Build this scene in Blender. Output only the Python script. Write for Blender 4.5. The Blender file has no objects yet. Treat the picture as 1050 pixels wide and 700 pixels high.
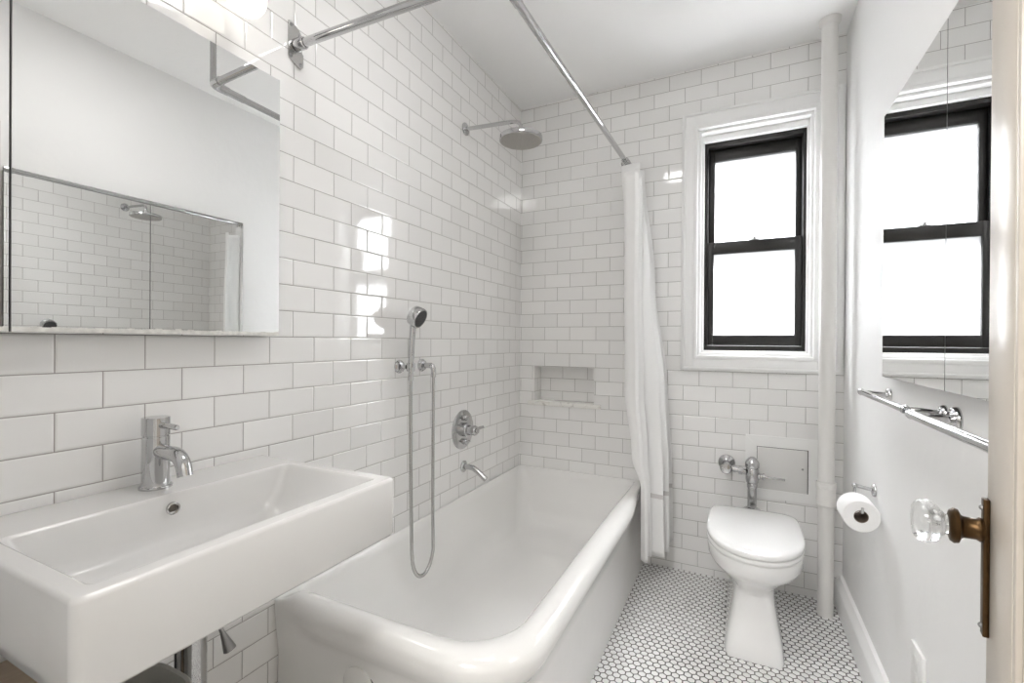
import bpy, bmesh, math, random
from mathutils import Vector, Matrix

random.seed(7)
SC = bpy.context.scene
COL = SC.collection
PI = math.pi

# ------------------------------------------------------------------ camera, world, exposure
cam_data = bpy.data.cameras.new('camera')
cam_data.sensor_fit = 'HORIZONTAL'
cam_data.sensor_width = 36.0
cam_data.lens = 475.935 / 1050 * 36.0
cam_data.shift_y = 1.494 / 1050
cam_data.clip_start = 0.01
cam = bpy.data.objects.new('camera', cam_data)
COL.objects.link(cam)
_r = Vector((0.8975, 0.44098, 0.00644))
_d = Vector((-0.44096, 0.89752, -0.00321))
_u = Vector((-0.0072, 0.00004, 0.99997))
cam.matrix_world = Matrix(((_r.x, _u.x, -_d.x, 1.20393), (_r.y, _u.y, -_d.y, 0.0),
                           (_r.z, _u.z, -_d.z, 1.185), (0, 0, 0, 1)))
SC.camera = cam

world = bpy.data.worlds.new('world')
SC.world = world
world.use_nodes = True
# bright overcast sky: palest near the horizon, strong overhead
_wt = world.node_tree
bg = _wt.nodes['Background']
_tc = _wt.nodes.new('ShaderNodeTexCoord'); _sx = _wt.nodes.new('ShaderNodeSeparateXYZ')
_wt.links.new(_tc.outputs['Generated'], _sx.inputs[0])
_mr = _wt.nodes.new('ShaderNodeMapRange'); _mr.interpolation_type = 'SMOOTHSTEP'
_mr.inputs[1].default_value = 0.38; _mr.inputs[2].default_value = 0.85
_mr.inputs[3].default_value = 0.46; _mr.inputs[4].default_value = 22.0
_wt.links.new(_sx.outputs[2], _mr.inputs[0])
_wt.links.new(_mr.outputs[0], bg.inputs[1])
bg.inputs[0].default_value = (0.96, 0.975, 1.0, 1)

SC.view_settings.view_transform = 'Standard'
SC.view_settings.look = 'None'
SC.view_settings.exposure = 2.27
SC.view_settings.gamma = 1.0
SC.view_settings.use_curve_mapping = False
SC.cycles.use_denoising = True
SC.cycles.max_bounces = 14
SC.cycles.diffuse_bounces = 8
SC.cycles.glossy_bounces = 8
SC.cycles.transmission_bounces = 10
SC.cycles.sample_clamp_indirect = 6.0

# added fill lamps: one under the ceiling out of frame, one behind the camera
def area_lamp(name, loc, size, watts, col):
    l = bpy.data.lights.new(name, 'AREA'); l.shape = 'DISK'; l.size = size
    l.energy = watts; l.color = col
    o = bpy.data.objects.new(name, l); COL.objects.link(o); o.location = loc
    return o
area_lamp('ceiling_fill', (0.82, 0.98, 2.588), 0.40, 1.75, (1.0, 0.985, 0.97))
area_lamp('hall_fill', (0.70, -0.85, 2.57), 0.9, 15, (1.0, 0.985, 0.97)).rotation_euler = (math.radians(14), 0, 0)

# ------------------------------------------------------------------ dimensions
YB = 2.563      # back wall face
XR = 1.63       # right wall face
YF = 0.06       # front wall face (room side)
ZC = 2.595      # ceiling

# ------------------------------------------------------------------ materials
def new_mat(name):
    m = bpy.data.materials.new(name)
    m.use_nodes = True
    return m, m.node_tree, m.node_tree.nodes['Principled BSDF']

def simple(name, col, rough=0.5, metal=0.0, coat=0.0, bump=0.0, bscale=60.0, spec=0.5, var=0.0, vscale=6.0):
    m, t, b = new_mat(name)
    b.inputs['Base Color'].default_value = (*col, 1)
    b.inputs['Roughness'].default_value = rough
    b.inputs['Metallic'].default_value = metal
    b.inputs['Specular IOR Level'].default_value = spec
    if coat:
        b.inputs['Coat Weight'].default_value = coat
        b.inputs['Coat Roughness'].default_value = 0.03
    tc = t.nodes.new('ShaderNodeTexCoord')
    if var:
        n = t.nodes.new('ShaderNodeTexNoise'); n.inputs['Scale'].default_value = vscale
        n.inputs['Detail'].default_value = 3
        t.links.new(tc.outputs['Object'], n.inputs['Vector'])
        mx = t.nodes.new('ShaderNodeMix'); mx.data_type = 'RGBA'
        mx.inputs[6].default_value = (*[c * (1 - var) for c in col], 1)
        mx.inputs[7].default_value = (*[min(1, c * (1 + var)) for c in col], 1)
        t.links.new(n.outputs['Fac'], mx.inputs[0])
        t.links.new(mx.outputs[2], b.inputs['Base Color'])
    if bump:
        n = t.nodes.new('ShaderNodeTexNoise'); n.inputs['Scale'].default_value = bscale
        n.inputs['Detail'].default_value = 2
        t.links.new(tc.outputs['Object'], n.inputs['Vector'])
        bp = t.nodes.new('ShaderNodeBump'); bp.inputs['Strength'].default_value = 1.0
        bp.inputs['Distance'].default_value = bump
        t.links.new(n.outputs['Fac'], bp.inputs['Height'])
        t.links.new(bp.outputs['Normal'], b.inputs['Normal'])
    return m

class NT:
    """small helper for node maths"""
    def __init__(s, t): s.t = t
    def math(s, op, a, b=None, c=None):
        n = s.t.nodes.new('ShaderNodeMath'); n.operation = op
        for i, v in enumerate((a, b, c)):
            if v is None: continue
            if isinstance(v, (int, float)): n.inputs[i].default_value = v
            else: s.t.links.new(v, n.inputs[i])
        return n.outputs[0]
    def node(s, kind): return s.t.nodes.new(kind)
    def link(s, a, b): s.t.links.new(a, b)
    def smooth(s, v, a, b):
        n = s.node('ShaderNodeMapRange'); n.interpolation_type = 'SMOOTHSTEP'
        s.link(v, n.inputs[0])
        n.inputs[1].default_value = a; n.inputs[2].default_value = b
        n.inputs[3].default_value = 0; n.inputs[4].default_value = 1
        return n.outputs[0]

TILE_COL = (0.86, 0.855, 0.845)
GROUT = (0.34, 0.325, 0.31)

def subway(name, half, u0, use_y):
    """white glazed running-bond tile: 'half' is half a tile's pitch, u0 the phase"""
    m, t, b = new_mat(name)
    N = NT(t)
    tc = N.node('ShaderNodeTexCoord'); sp = N.node('ShaderNodeSeparateXYZ')
    N.link(tc.outputs['Object'], sp.inputs[0])
    X, Y, Z = sp.outputs
    geo = N.node('ShaderNodeNewGeometry'); sn = N.node('ShaderNodeSeparateXYZ')
    N.link(geo.outputs['True Normal'], sn.inputs[0])
    side = N.math('GREATER_THAN', N.math('ABSOLUTE', sn.outputs[0]), 0.5)
    # u is y on faces that look along x, x elsewhere
    yy = N.math('SUBTRACT', Y, u0 if use_y else 0.05)
    xx = N.math('SUBTRACT', X, u0 if not use_y else 0.03)
    u = N.math('ADD', N.math('MULTIPLY', yy, side), N.math('MULTIPLY', xx, N.math('SUBTRACT', 1.0, side)))
    P = 0.0773
    v = N.math('DIVIDE', N.math('SUBTRACT', Z, 1.194), P)
    row = N.math('FLOOR', v)
    odd = N.math('FLOORED_MODULO', row, 2.0)
    u2 = N.math('DIVIDE', N.math('ADD', u, N.math('MULTIPLY', N.math('SUBTRACT', 1.0, odd), -half)), 2 * half)
    cu = N.math('FLOOR', u2)
    fu = N.math('FRACT', u2); fv = N.math('FRACT', v)
    du = N.math('MULTIPLY', N.math('MINIMUM', fu, N.math('SUBTRACT', 1.0, fu)), 2 * half)
    dv = N.math('MULTIPLY', N.math('MINIMUM', fv, N.math('SUBTRACT', 1.0, fv)), P)
    d = N.math('MINIMUM', du, dv)
    mask = N.smooth(d, 0.0007, 0.0014)
    wn = N.node('ShaderNodeTexWhiteNoise'); wn.noise_dimensions = '2D'
    cx = N.node('ShaderNodeCombineXYZ'); N.link(cu, cx.inputs[0]); N.link(row, cx.inputs[1])
    N.link(cx.outputs[0], wn.inputs['Vector'])
    # colour
    tint = N.node('ShaderNodeMix'); tint.data_type = 'RGBA'
    tint.inputs[6].default_value = (*[c * 0.965 for c in TILE_COL], 1)
    tint.inputs[7].default_value = (*[c * 1.02 for c in TILE_COL], 1)
    N.link(wn.outputs['Value'], tint.inputs[0])
    mix = N.node('ShaderNodeMix'); mix.data_type = 'RGBA'
    mix.inputs[6].default_value = (*GROUT, 1)
    N.link(tint.outputs[2], mix.inputs[7]); N.link(mask, mix.inputs[0])
    N.link(mix.outputs[2], b.inputs['Base Color'])
    rg = N.node('ShaderNodeMapRange'); N.link(mask, rg.inputs[0])
    rg.inputs[3].default_value = 0.85; rg.inputs[4].default_value = 0.07
    N.link(rg.outputs[0], b.inputs['Roughness'])
    N.link(N.math('MULTIPLY', mask, 1.0 if use_y else 0.2), b.inputs['Coat Weight']); b.inputs['Coat IOR'].default_value = 1.75; b.inputs['Coat Roughness'].default_value = 0.03
    # pillowed edge and a slight random lean of every tile
    ns = N.node('ShaderNodeTexNoise'); ns.inputs['Scale'].default_value = 9.0
    N.link(tc.outputs['Object'], ns.inputs['Vector'])
    h = N.math('ADD', N.math('MULTIPLY', N.smooth(d, 0.0005, 0.005), 0.0009), N.math('MULTIPLY', ns.outputs['Fac'], 0.0004))
    sc = N.node('ShaderNodeSeparateColor'); N.link(wn.outputs['Color'], sc.inputs[0])
    lean = N.math('ADD',
                  N.math('MULTIPLY', N.math('MULTIPLY', N.math('SUBTRACT', sc.outputs[0], 0.5), fu), 0.0026),
                  N.math('MULTIPLY', N.math('MULTIPLY', N.math('SUBTRACT', sc.outputs[1], 0.5), fv), 0.0013))
    h = N.math('ADD', h, lean)
    bp = N.node('ShaderNodeBump'); bp.inputs['Strength'].default_value = 1.0; bp.inputs['Distance'].default_value = 1.0
    N.link(h, bp.inputs['Height']); N.link(bp.outputs[0], b.inputs['Normal']); N.link(bp.outputs[0], b.inputs['Coat Normal'])
    return m

def hexfloor():
    m, t, b = new_mat('hex_floor_tile')
    N = NT(t)
    tc = N.node('ShaderNodeTexCoord'); sp = N.node('ShaderNodeSeparateXYZ')
    N.link(tc.outputs['Object'], sp.inputs[0])
    S = 0.0268
    x = N.math('DIVIDE', sp.outputs[0], S); y = N.math('DIVIDE', sp.outputs[1], S)
    R3 = math.sqrt(3)
    ax = N.math('SUBTRACT', N.math('FLOORED_MODULO', x, 1.0), 0.5)
    ay = N.math('SUBTRACT', N.math('FLOORED_MODULO', y, R3), R3 / 2)
    bx = N.math('SUBTRACT', N.math('FLOORED_MODULO', N.math('SUBTRACT', x, 0.5), 1.0), 0.5)
    by = N.math('SUBTRACT', N.math('FLOORED_MODULO', N.math('SUBTRACT', y, R3 / 2), R3), R3 / 2)
    la = N.math('ADD', N.math('MULTIPLY', ax, ax), N.math('MULTIPLY', ay, ay))
    lb = N.math('ADD', N.math('MULTIPLY', bx, bx), N.math('MULTIPLY', by, by))
    s = N.math('LESS_THAN', la, lb)
    def pick(a, c):
        return N.math('ADD', N.math('MULTIPLY', a, s), N.math('MULTIPLY', c, N.math('SUBTRACT', 1.0, s)))
    gx = pick(ax, bx); gy = pick(ay, by)
    hx = N.math('ABSOLUTE', gx); hy = N.math('ABSOLUTE', gy)
    dd = N.math('MAXIMUM', hx, N.math('ADD', N.math('MULTIPLY', hx, 0.5), N.math('MULTIPLY', hy, R3 / 2)))
    e = N.math('SUBTRACT', 0.5, dd)
    mask = N.smooth(e, 0.055, 0.095)
    idx = N.math('SUBTRACT', x, gx); idy = N.math('SUBTRACT', y, gy)
    cx = N.node('ShaderNodeCombineXYZ')
    N.link(N.math('ROUND', N.math('MULTIPLY', idx, 2.0)), cx.inputs[0]); N.link(N.math('ROUND', N.math('MULTIPLY', idy, 2.0)), cx.inputs[1])
    wn = N.node('ShaderNodeTexWhiteNoise'); wn.noise_dimensions = '2D'; N.link(cx.outputs[0], wn.inputs['Vector'])
    tint = N.node('ShaderNodeMix'); tint.data_type = 'RGBA'
    tint.inputs[6].default_value = (0.82, 0.815, 0.805, 1); tint.inputs[7].default_value = (0.92, 0.917, 0.91, 1)
    N.link(wn.outputs['Value'], tint.inputs[0])
    # worn, dirtier patches
    ns = N.node('ShaderNodeTexNoise'); ns.inputs['Scale'].default_value = 3.0; ns.inputs['Detail'].default_value = 4
    N.link(tc.outputs['Object'], ns.inputs['Vector'])
    gr = N.node('ShaderNodeMix'); gr.data_type = 'RGBA'
    gr.inputs[6].default_value = (0.06, 0.056, 0.052, 1); gr.inputs[7].default_value = (0.15, 0.14, 0.13, 1)
    N.link(N.smooth(ns.outputs['Fac'], 0.4, 0.62), gr.inputs[0])
    mix = N.node('ShaderNodeMix'); mix.data_type = 'RGBA'
    N.link(gr.outputs[2], mix.inputs[6]); N.link(tint.outputs[2], mix.inputs[7]); N.link(mask, mix.inputs[0])
    N.link(mix.outputs[2], b.inputs['Base Color'])
    rg = N.node('ShaderNodeMapRange'); N.link(mask, rg.inputs[0]); rg.inputs[3].default_value = 0.9; rg.inputs[4].default_value = 0.22
    N.link(rg.outputs[0], b.inputs['Roughness'])
    bp = N.node('ShaderNodeBump'); bp.inputs['Distance'].default_value = 1.0
    N.link(N.math('MULTIPLY', N.smooth(e, 0.0, 0.14), 0.0012), bp.inputs['Height']); N.link(bp.outputs[0], b.inputs['Normal'])
    return m

def curtain_mat(name, band):
    m, t, b = new_mat(name)
    N = NT(t)
    b.inputs['Roughness'].default_value = 0.85
    b.inputs['Sheen Weight'].default_value = 0.15
    tc = N.node('ShaderNodeTexCoord'); sp = N.node('ShaderNodeSeparateXYZ'); N.link(tc.outputs['Object'], sp.inputs[0])
    wv = N.node('ShaderNodeTexWave'); wv.bands_direction = 'Z'; wv.inputs['Scale'].default_value = 160
    N.link(tc.outputs['Object'], wv.inputs[0])
    bp = N.node('ShaderNodeBump'); bp.inputs['Distance'].default_value = 0.0003; N.link(wv.outputs['Fac'], bp.inputs['Height'])
    N.link(bp.outputs[0], b.inputs['Normal'])
    b.inputs['Base Color'].default_value = (0.91, 0.91, 0.905, 1)
    # a thin grey woven band near the hem
    zb = N.math('MULTIPLY', N.math('GREATER_THAN', sp.outputs[2], 0.328), N.math('LESS_THAN', sp.outputs[2], 0.350))
    mx = N.node('ShaderNodeMix'); mx.data_type = 'RGBA'; N.link(N.math('MULTIPLY', zb, 1.0 if band else 0.0), mx.inputs[0])
    mx.inputs[6].default_value = (0.91, 0.91, 0.905, 1); mx.inputs[7].default_value = (0.66, 0.64, 0.635, 1)
    N.link(mx.outputs[2], b.inputs['Base Color'])
    return m

def frosted():
    m, t, b = new_mat('frosted_window_glass')
    N = NT(t)
    tc = N.node('ShaderNodeTexCoord'); ns = N.node('ShaderNodeTexNoise'); ns.inputs['Scale'].default_value = 4.0
    ns.inputs['Detail'].default_value = 4
    N.link(tc.outputs['Object'], ns.inputs['Vector'])
    mx = N.node('ShaderNodeMix'); mx.data_type = 'RGBA'
    mx.inputs[6].default_value = (0.66, 0.66, 0.665, 1); mx.inputs[7].default_value = (0.80, 0.80, 0.805, 1)
    N.link(N.smooth(ns.outputs['Fac'], 0.35, 0.6), mx.inputs[0])
    tr = N.node('ShaderNodeBsdfTranslucent'); N.link(mx.outputs[2], tr.inputs[0])
    gl = N.node('ShaderNodeBsdfGlossy'); gl.inputs['Roughness'].default_value = 0.35
    ms = N.node('ShaderNodeMixShader'); ms.inputs[0].default_value = 0.05
    N.link(tr.outputs[0], ms.inputs[1]); N.link(gl.outputs[0], ms.inputs[2])
    tp = N.node('ShaderNodeBsdfTransparent'); m2 = N.node('ShaderNodeMixShader'); m2.inputs[0].default_value = 0.45
    N.link(ms.outputs[0], m2.inputs[1]); N.link(tp.outputs[0], m2.inputs[2])
    N.link(m2.outputs[0], t.nodes['Material Output'].inputs[0])
    return m

def emissive(name, col, strength):
    m, t, b = new_mat(name)
    b.inputs['Base Color'].default_value = (*col, 1)
    b.inputs['Emission Color'].default_value = (*col, 1)
    b.inputs['Emission Strength'].default_value = strength
    return m

def glass_mat():
    m, t, b = new_mat('clear_glass')
    b.inputs['Base Color'].default_value = (0.97, 0.98, 0.98, 1)
    b.inputs['Roughness'].default_value = 0.02
    b.inputs['IOR'].default_value = 1.48
    b.inputs['Transmission Weight'].default_value = 1.0
    return m

def wood_mat():
    m, t, b = new_mat('brown_wood')
    N = NT(t)
    tc = N.node('ShaderNodeTexCoord'); mp = N.node('ShaderNodeMapping'); mp.inputs['Scale'].default_value = (40, 3, 60)
    N.link(tc.outputs['Object'], mp.inputs[0])
    ns = N.node('ShaderNodeTexNoise'); ns.inputs['Scale'].default_value = 2.0; ns.inputs['Detail'].default_value = 5
    N.link(mp.outputs[0], ns.inputs['Vector'])
    mx = N.node('ShaderNodeMix'); mx.data_type = 'RGBA'
    mx.inputs[6].default_value = (0.30, 0.23, 0.165, 1); mx.inputs[7].default_value = (0.50, 0.40, 0.30, 1)
    N.link(ns.outputs['Fac'], mx.inputs[0]); N.link(mx.outputs[2], b.inputs['Base Color'])
    b.inputs['Roughness'].default_value = 0.5
    return m

def marble_mat():
    m, t, b = new_mat('white_marble')
    N = NT(t)
    tc = N.node('ShaderNodeTexCoord'); ns = N.node('ShaderNodeTexNoise'); ns.inputs['Scale'].default_value = 14
    ns.inputs['Detail'].default_value = 6; ns.inputs['Distortion'].default_value = 1.5
    N.link(tc.outputs['Object'], ns.inputs['Vector'])
    mx = N.node('ShaderNodeMix'); mx.data_type = 'RGBA'
    mx.inputs[6].default_value = (0.60, 0.58, 0.55, 1); mx.inputs[7].default_value = (0.84, 0.83, 0.80, 1)
    N.link(N.smooth(ns.outputs['Fac'], 0.36, 0.5), mx.inputs[0]); N.link(mx.outputs[2], b.inputs['Base Color'])
    b.inputs['Roughness'].default_value = 0.2
    return m

M_LEFT = subway('white_subway_tile_left', 0.0770, 0.4206, True)
M_BACK = subway('white_subway_tile_back', 0.0777, 0.0838, False)
M_HEX = hexfloor()
M_PAINT = simple('white_wall_paint', (0.87, 0.87, 0.865), 0.55, bump=0.0012, bscale=18)
M_CEIL = simple('white_ceiling_paint', (0.93, 0.927, 0.922), 0.7, bump=0.0008, bscale=25)
M_TRIM = simple('white_gloss_trim_paint', (0.87, 0.87, 0.865), 0.28, bump=0.00012, bscale=30)
M_CERAMIC = simple('white_glazed_ceramic', (0.75, 0.745, 0.735), 0.12, coat=0.4)
M_TOILET = simple('white_vitreous_china', (0.84, 0.84, 0.835), 0.08, coat=0.4)
M_TUB = simple('white_porcelain_enamel', (0.86, 0.855, 0.84), 0.14, coat=0.5, bump=0.0006, bscale=9)
M_CHROME = simple('polished_chrome', (0.56, 0.56, 0.565), 0.06, metal=1.0)
M_STEEL = simple('brushed_chrome', (0.54, 0.535, 0.525), 0.2, metal=1.0)
M_NICKEL = simple('brushed_nickel_spray_face', (0.50, 0.485, 0.46), 0.38, metal=1.0)
M_DARK = simple('dark_rubber_and_gap_shade', (0.05, 0.05, 0.05), 0.5)  # hose rubber; also painted as shade in the cap and panel gaps
M_BLACKWOOD = simple('black_painted_wood', (0.010, 0.009, 0.0082), 0.38, bump=0.0006, bscale=45, var=0.25, vscale=25)
M_FROST = frosted()
M_MIRROR = simple('mirror_silver', (0.90, 0.905, 0.90), 0.0, metal=1.0)
M_BRASS = simple('aged_brass', (0.095, 0.056, 0.026), 0.36, metal=1.0, var=0.4, vscale=60)
M_DOOR = simple('gloss_door_paint_warm_shade', (0.62, 0.565, 0.495), 0.3, bump=0.0003, bscale=20)  # white door paint; warm shade on the stile put into the colour
M_GLASS = glass_mat()
M_CURTAIN = curtain_mat('white_curtain_cloth', False)
M_CURTAIN_B = curtain_mat('white_curtain_cloth_with_grey_band', True)
M_STRIPE = simple('grey_woven_band', (0.60, 0.585, 0.575), 0.9)
M_PAPER = simple('white_tissue_paper', (0.86, 0.86, 0.855), 0.9, bump=0.0005, bscale=120)
M_CARD = simple('brown_cardboard', (0.20, 0.155, 0.12), 0.9)
M_PLASTIC = simple('white_plastic', (0.84, 0.84, 0.83), 0.3)
M_PIPE = simple('white_painted_pipe', (0.76, 0.75, 0.73), 0.35, bump=0.0015, bscale=20)
M_BULB = emissive('lit_opal_globe', (1.0, 0.95, 0.88), 0.42)
M_WOOD = wood_mat()
M_DARKWOOD = simple('dark_brown_wood', (0.035, 0.022, 0.014), 0.45)
M_MARBLE = marble_mat()
M_SHADOWGREY = simple('cabinet_body_shade_grey', (0.22, 0.22, 0.22), 0.5)  # seam shade put into the cabinet colour, darkening body and door edges
M_BIN = simple('grey_plastic', (0.36, 0.355, 0.33), 0.45)
M_WORN = simple('worn_mirror_edge', (0.70, 0.69, 0.66), 0.6, var=0.35, vscale=70)
M_GREY = simple('grey_metal', (0.35, 0.35, 0.35), 0.35, metal=1.0)
M_PANEL = simple('white_painted_steel', (0.72, 0.715, 0.70), 0.35)

# ------------------------------------------------------------------ geometry helpers
class MB:
    def __init__(s): s.bm = bmesh.new()

    def box(s, a, b, bev=0.0, seg=2):
        t = bmesh.new()
        bmesh.ops.create_cube(t, size=1.0)
        for v in t.verts:
            v.co = Vector([(a[i] + b[i]) / 2 + v.co[i] * (b[i] - a[i]) for i in range(3)])
        if bev:
            bmesh.ops.bevel(t, geom=list(t.edges), offset=bev, segments=seg, profile=0.5, affect='EDGES')
        s._merge(t); return s

    def _merge(s, t):
        vs = {}
        for v in t.verts: vs[v] = s.bm.verts.new(v.co)
        for f in t.faces:
            try: s.bm.faces.new([vs[v] for v in f.verts])
            except ValueError: pass
        t.free()

    def loft(s, rings, cap0=True, cap1=True, closed=True):
        R = [[s.bm.verts.new(p) for p in r] for r in rings]
        n = len(R[0])
        for a, b in zip(R[:-1], R[1:]):
            for i in range(n if closed else n - 1):
                j = (i + 1) % n
                try: s.bm.faces.new((a[i], a[j], b[j], b[i]))
                except ValueError: pass
        if cap0: s.bm.faces.new(list(reversed(R[0])))
        if cap1: s.bm.faces.new(R[-1])
        return s

    def lathe(s, prof, o, axis=(0, 0, 1), seg=32, caps=True):
        ax = Vector(axis).normalized(); o = Vector(o)
        e = Vector((0, 0, 1)) if abs(ax.z) < 0.9 else Vector((1, 0, 0))
        x = ax.cross(e).normalized(); y = ax.cross(x)
        rings = []
        for r, h in prof:
            r = max(r, 1e-5)
            rings.append([o + ax * h + (x * math.cos(2 * PI * i / seg) + y * math.sin(2 * PI * i / seg)) * r for i in range(seg)])
        return s.loft(rings, caps, caps)

    def cyl(s, p0, p1, r0, r1=None, seg=24, bev=0.0):
        p0 = Vector(p0); p1 = Vector(p1); L = (p1 - p0).length; r1 = r0 if r1 is None else r1
        pr = [(r0, 0), (r1, L)] if not bev else [(r0 - bev, 0), (r0, bev), (r1, L - bev), (r1 - bev, L)]
        return s.lathe(pr, p0, p1 - p0, seg)

    def tube(s, pts, r, seg=12):
        pts = [Vector(p) for p in pts]
        rings = []; up = None
        for i, p in enumerate(pts):
            t = (pts[min(i + 1, len(pts) - 1)] - pts[max(i - 1, 0)]).normalized()
            if up is None:
                e = Vector((0, 0, 1)) if abs(t.z) < 0.9 else Vector((1, 0, 0))
                up = t.cross(e).normalized()
            up = (up - t * up.dot(t)).normalized()
            w = t.cross(up)
            rr = r[i] if isinstance(r, (list, tuple)) else r
            rings.append([p + (up * math.cos(2 * PI * k / seg) + w * math.sin(2 * PI * k / seg)) * rr for k in range(seg)])
        return s.loft(rings)

    def sphere(s, c, r, seg=32, sq=(1, 1, 1)):
        t = bmesh.new(); bmesh.ops.create_uvsphere(t, u_segments=seg, v_segments=seg // 2, radius=r)
        for v in t.verts: v.co = Vector((v.co.x * sq[0], v.co.y * sq[1], v.co.z * sq[2])) + Vector(c)
        s._merge(t); return s

    def build(s, name, mat, parent=None, origin=None, angle=40):
        o_ = Vector(parent_world(parent)) if parent else Vector(origin or (0, 0, 0))
        for v in s.bm.verts: v.co -= o_
        bmesh.ops.recalc_face_normals(s.bm, faces=list(s.bm.faces))
        me = bpy.data.meshes.new(name)
        s.bm.to_mesh(me); s.bm.free()
        for p in me.polygons: p.use_smooth = True
        me.set_sharp_from_angle(angle=math.radians(angle))
        me.materials.append(mat)
        ob = bpy.data.objects.new(name, me); COL.objects.link(ob)
        if parent: ob.parent = parent
        else: ob.location = o_
        return ob

def parent_world(o):
    v = Vector((0, 0, 0))
    while o is not None:
        v += o.location; o = o.parent
    return v

def thing(name, label, cat, loc, group=None):
    o = bpy.data.objects.new(name, None); COL.objects.link(o)
    o.empty_display_size = 0.05
    o.location = loc; o['label'] = label; o['category'] = cat
    if group: o['group'] = group
    return o

def struct(o):
    o['kind'] = 'structure'; return o

def arc(c, r, a0, a1, ex, ey, n=8):
    c = Vector(c); ex = Vector(ex); ey = Vector(ey)
    return [c + ex * (r * math.cos(a0 + (a1 - a0) * i / n)) + ey * (r * math.sin(a0 + (a1 - a0) * i / n)) for i in range(n + 1)]

def rrect(x0, x1, y0, y1, rad, z, n=8, sub=6):
    """rounded rectangle ring; rad = (x0y0, x1y0, x1y1, x0y1)"""
    P = []
    cs = [((x0 + rad[0], y0 + rad[0]), rad[0], PI), ((x1 - rad[1], y0 + rad[1]), rad[1], 1.5 * PI),
          ((x1 - rad[2], y1 - rad[2]), rad[2], 0), ((x0 + rad[3], y1 - rad[3]), rad[3], 0.5 * PI)]
    cor = [[Vector((c[0] + r * math.cos(a + 0.5 * PI * i / n), c[1] + r * math.sin(a + 0.5 * PI * i / n), z)) for i in range(n + 1)] for c, r, a in cs]
    for k in range(4):
        P += cor[k]
        a = cor[k][-1]; b = cor[(k + 1) % 4][0]
        for i in range(1, sub): P.append(a.lerp(b, i / sub))
    return P

def egg(cx, hw, yf, yw, yb, z, nf=2.0, nb=2.6, n=56):
    P = []
    for i in range(n):
        a = 2 * PI * i / n; c = math.cos(a); s = math.sin(a)
        e = nb if s > 0 else nf
        x = cx + hw * math.copysign(abs(c) ** (2 / e), c)
        y = yw + ((yb - yw) if s > 0 else (yw - yf)) * math.copysign(abs(s) ** (2 / e), s)
        P.append(Vector((x, y, z)))
    return P

# ------------------------------------------------------------------ the room
struct(MB().box((-0.1, -0.12, -0.1), (XR + 0.1, YB + 0.24, 0.0)).build('floor', M_HEX))
struct(MB().box((-0.1, -0.12, ZC), (XR + 0.1, YB + 0.24, ZC + 0.1)).build('ceiling', M_CEIL))
struct(MB().box((-0.1, -0.12, 0), (0, YB, ZC)).build('wall_left', M_LEFT))
struct(MB().box((XR, -0.12, 0), (XR + 0.1, YB, ZC)).build('wall_right', M_PAINT))
DX0, DX1, DZ = 0.56, 1.375, 2.06
fw = MB()
fw.box((0, -0.12, 0), (DX0, YF, ZC)); fw.box((DX1, -0.12, 0), (XR, YF, ZC)); fw.box((DX0, -0.12, DZ), (DX1, YF, ZC))
struct(fw.build('wall_front', M_PAINT))

# unseen hallway behind the camera, added to block skylight from the doorway
hw = MB()
hw.box((-0.1, -1.6, ZC), (XR + 0.1, -0.12, ZC + 0.1)); hw.box((-0.1, -1.6, -0.1), (XR + 0.1, -0.12, 0)); hw.box((-0.1, -1.7, -0.1), (XR + 0.1, -1.6, ZC + .1))
hw.box((-0.2, -1.7, -0.1), (-0.1, -0.12, ZC + .1)); hw.box((XR + 0.1, -1.7, -0.1), (XR + 0.2, -0.12, ZC + .1))
struct(hw.build('wall_hallway', simple('hallway_paint', (0.55, 0.54, 0.52), 0.7)))

WX0, WX1, WZ0, WZ1 = 1.003, 1.511, 1.119, 2.276       # window opening
NX0, NX1, NZ0, NZ1 = 0.097, 0.463, 0.818, 1.037       # niche opening
def wall_with_holes():
    m = MB()
    xs = [-0.1, NX0, NX1, WX0, WX1, XR + 0.1]
    zs = sorted([0, NZ0, NZ1, WZ0, WZ1, ZC])
    def hole(x, z):
        return (NX0 < x < NX1 and NZ0 < z < NZ1) or (WX0 < x < WX1 and WZ0 < z < WZ1)
    bm = m.bm; cache = {}
    def V(x, y, z):
        k = (round(x, 5), round(y, 5), round(z, 5))
        if k not in cache: cache[k] = bm.verts.new(k)
        return cache[k]
    y0, y1 = YB, YB + 0.24
    for i in range(len(xs) - 1):
        for j in range(len(zs) - 1):
            a, b, c, d = xs[i], xs[i + 1], zs[j], zs[j + 1]
            mx, mz = (a + b) / 2, (c + d) / 2
            if not hole(mx, mz):
                bm.faces.new((V(a, y0, c), V(b, y0, c), V(b, y0, d), V(a, y0, d)))
                bm.faces.new((V(b, y1, c), V(a, y1, c), V(a, y1, d), V(b, y1, d)))
    for (a, b, c, d, ye) in ((NX0, NX1, NZ0, NZ1, YB + 0.10), (WX0, WX1, WZ0, WZ1, y1)):
        bm.faces.new((V(a, y0, c), V(a, y0, d), V(a, ye, d), V(a, ye, c)))
        bm.faces.new((V(b, y0, c), V(b, ye, c), V(b, ye, d), V(b, y0, d)))
        bm.faces.new((V(a, y0, c), V(a, ye, c), V(b, ye, c), V(b, y0, c)))
        bm.faces.new((V(a, y0, d), V(b, y0, d), V(b, ye, d), V(a, ye, d)))
        if ye < y1:
            bm.faces.new((V(a, ye, c), V(b, ye, c), V(b, ye, d), V(a, ye, d)))
            bm.faces.new((V(a, y1, c), V(a, y1, d), V(b, y1, d), V(b, y1, c)))
    me = bpy.data.meshes.new('wall_back'); bm.to_mesh(me); bm.free()
    me.materials.append(M_BACK)
    o = bpy.data.objects.new('wall_back', me); COL.objects.link(o)
    return o
struct(wall_with_holes())

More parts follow.
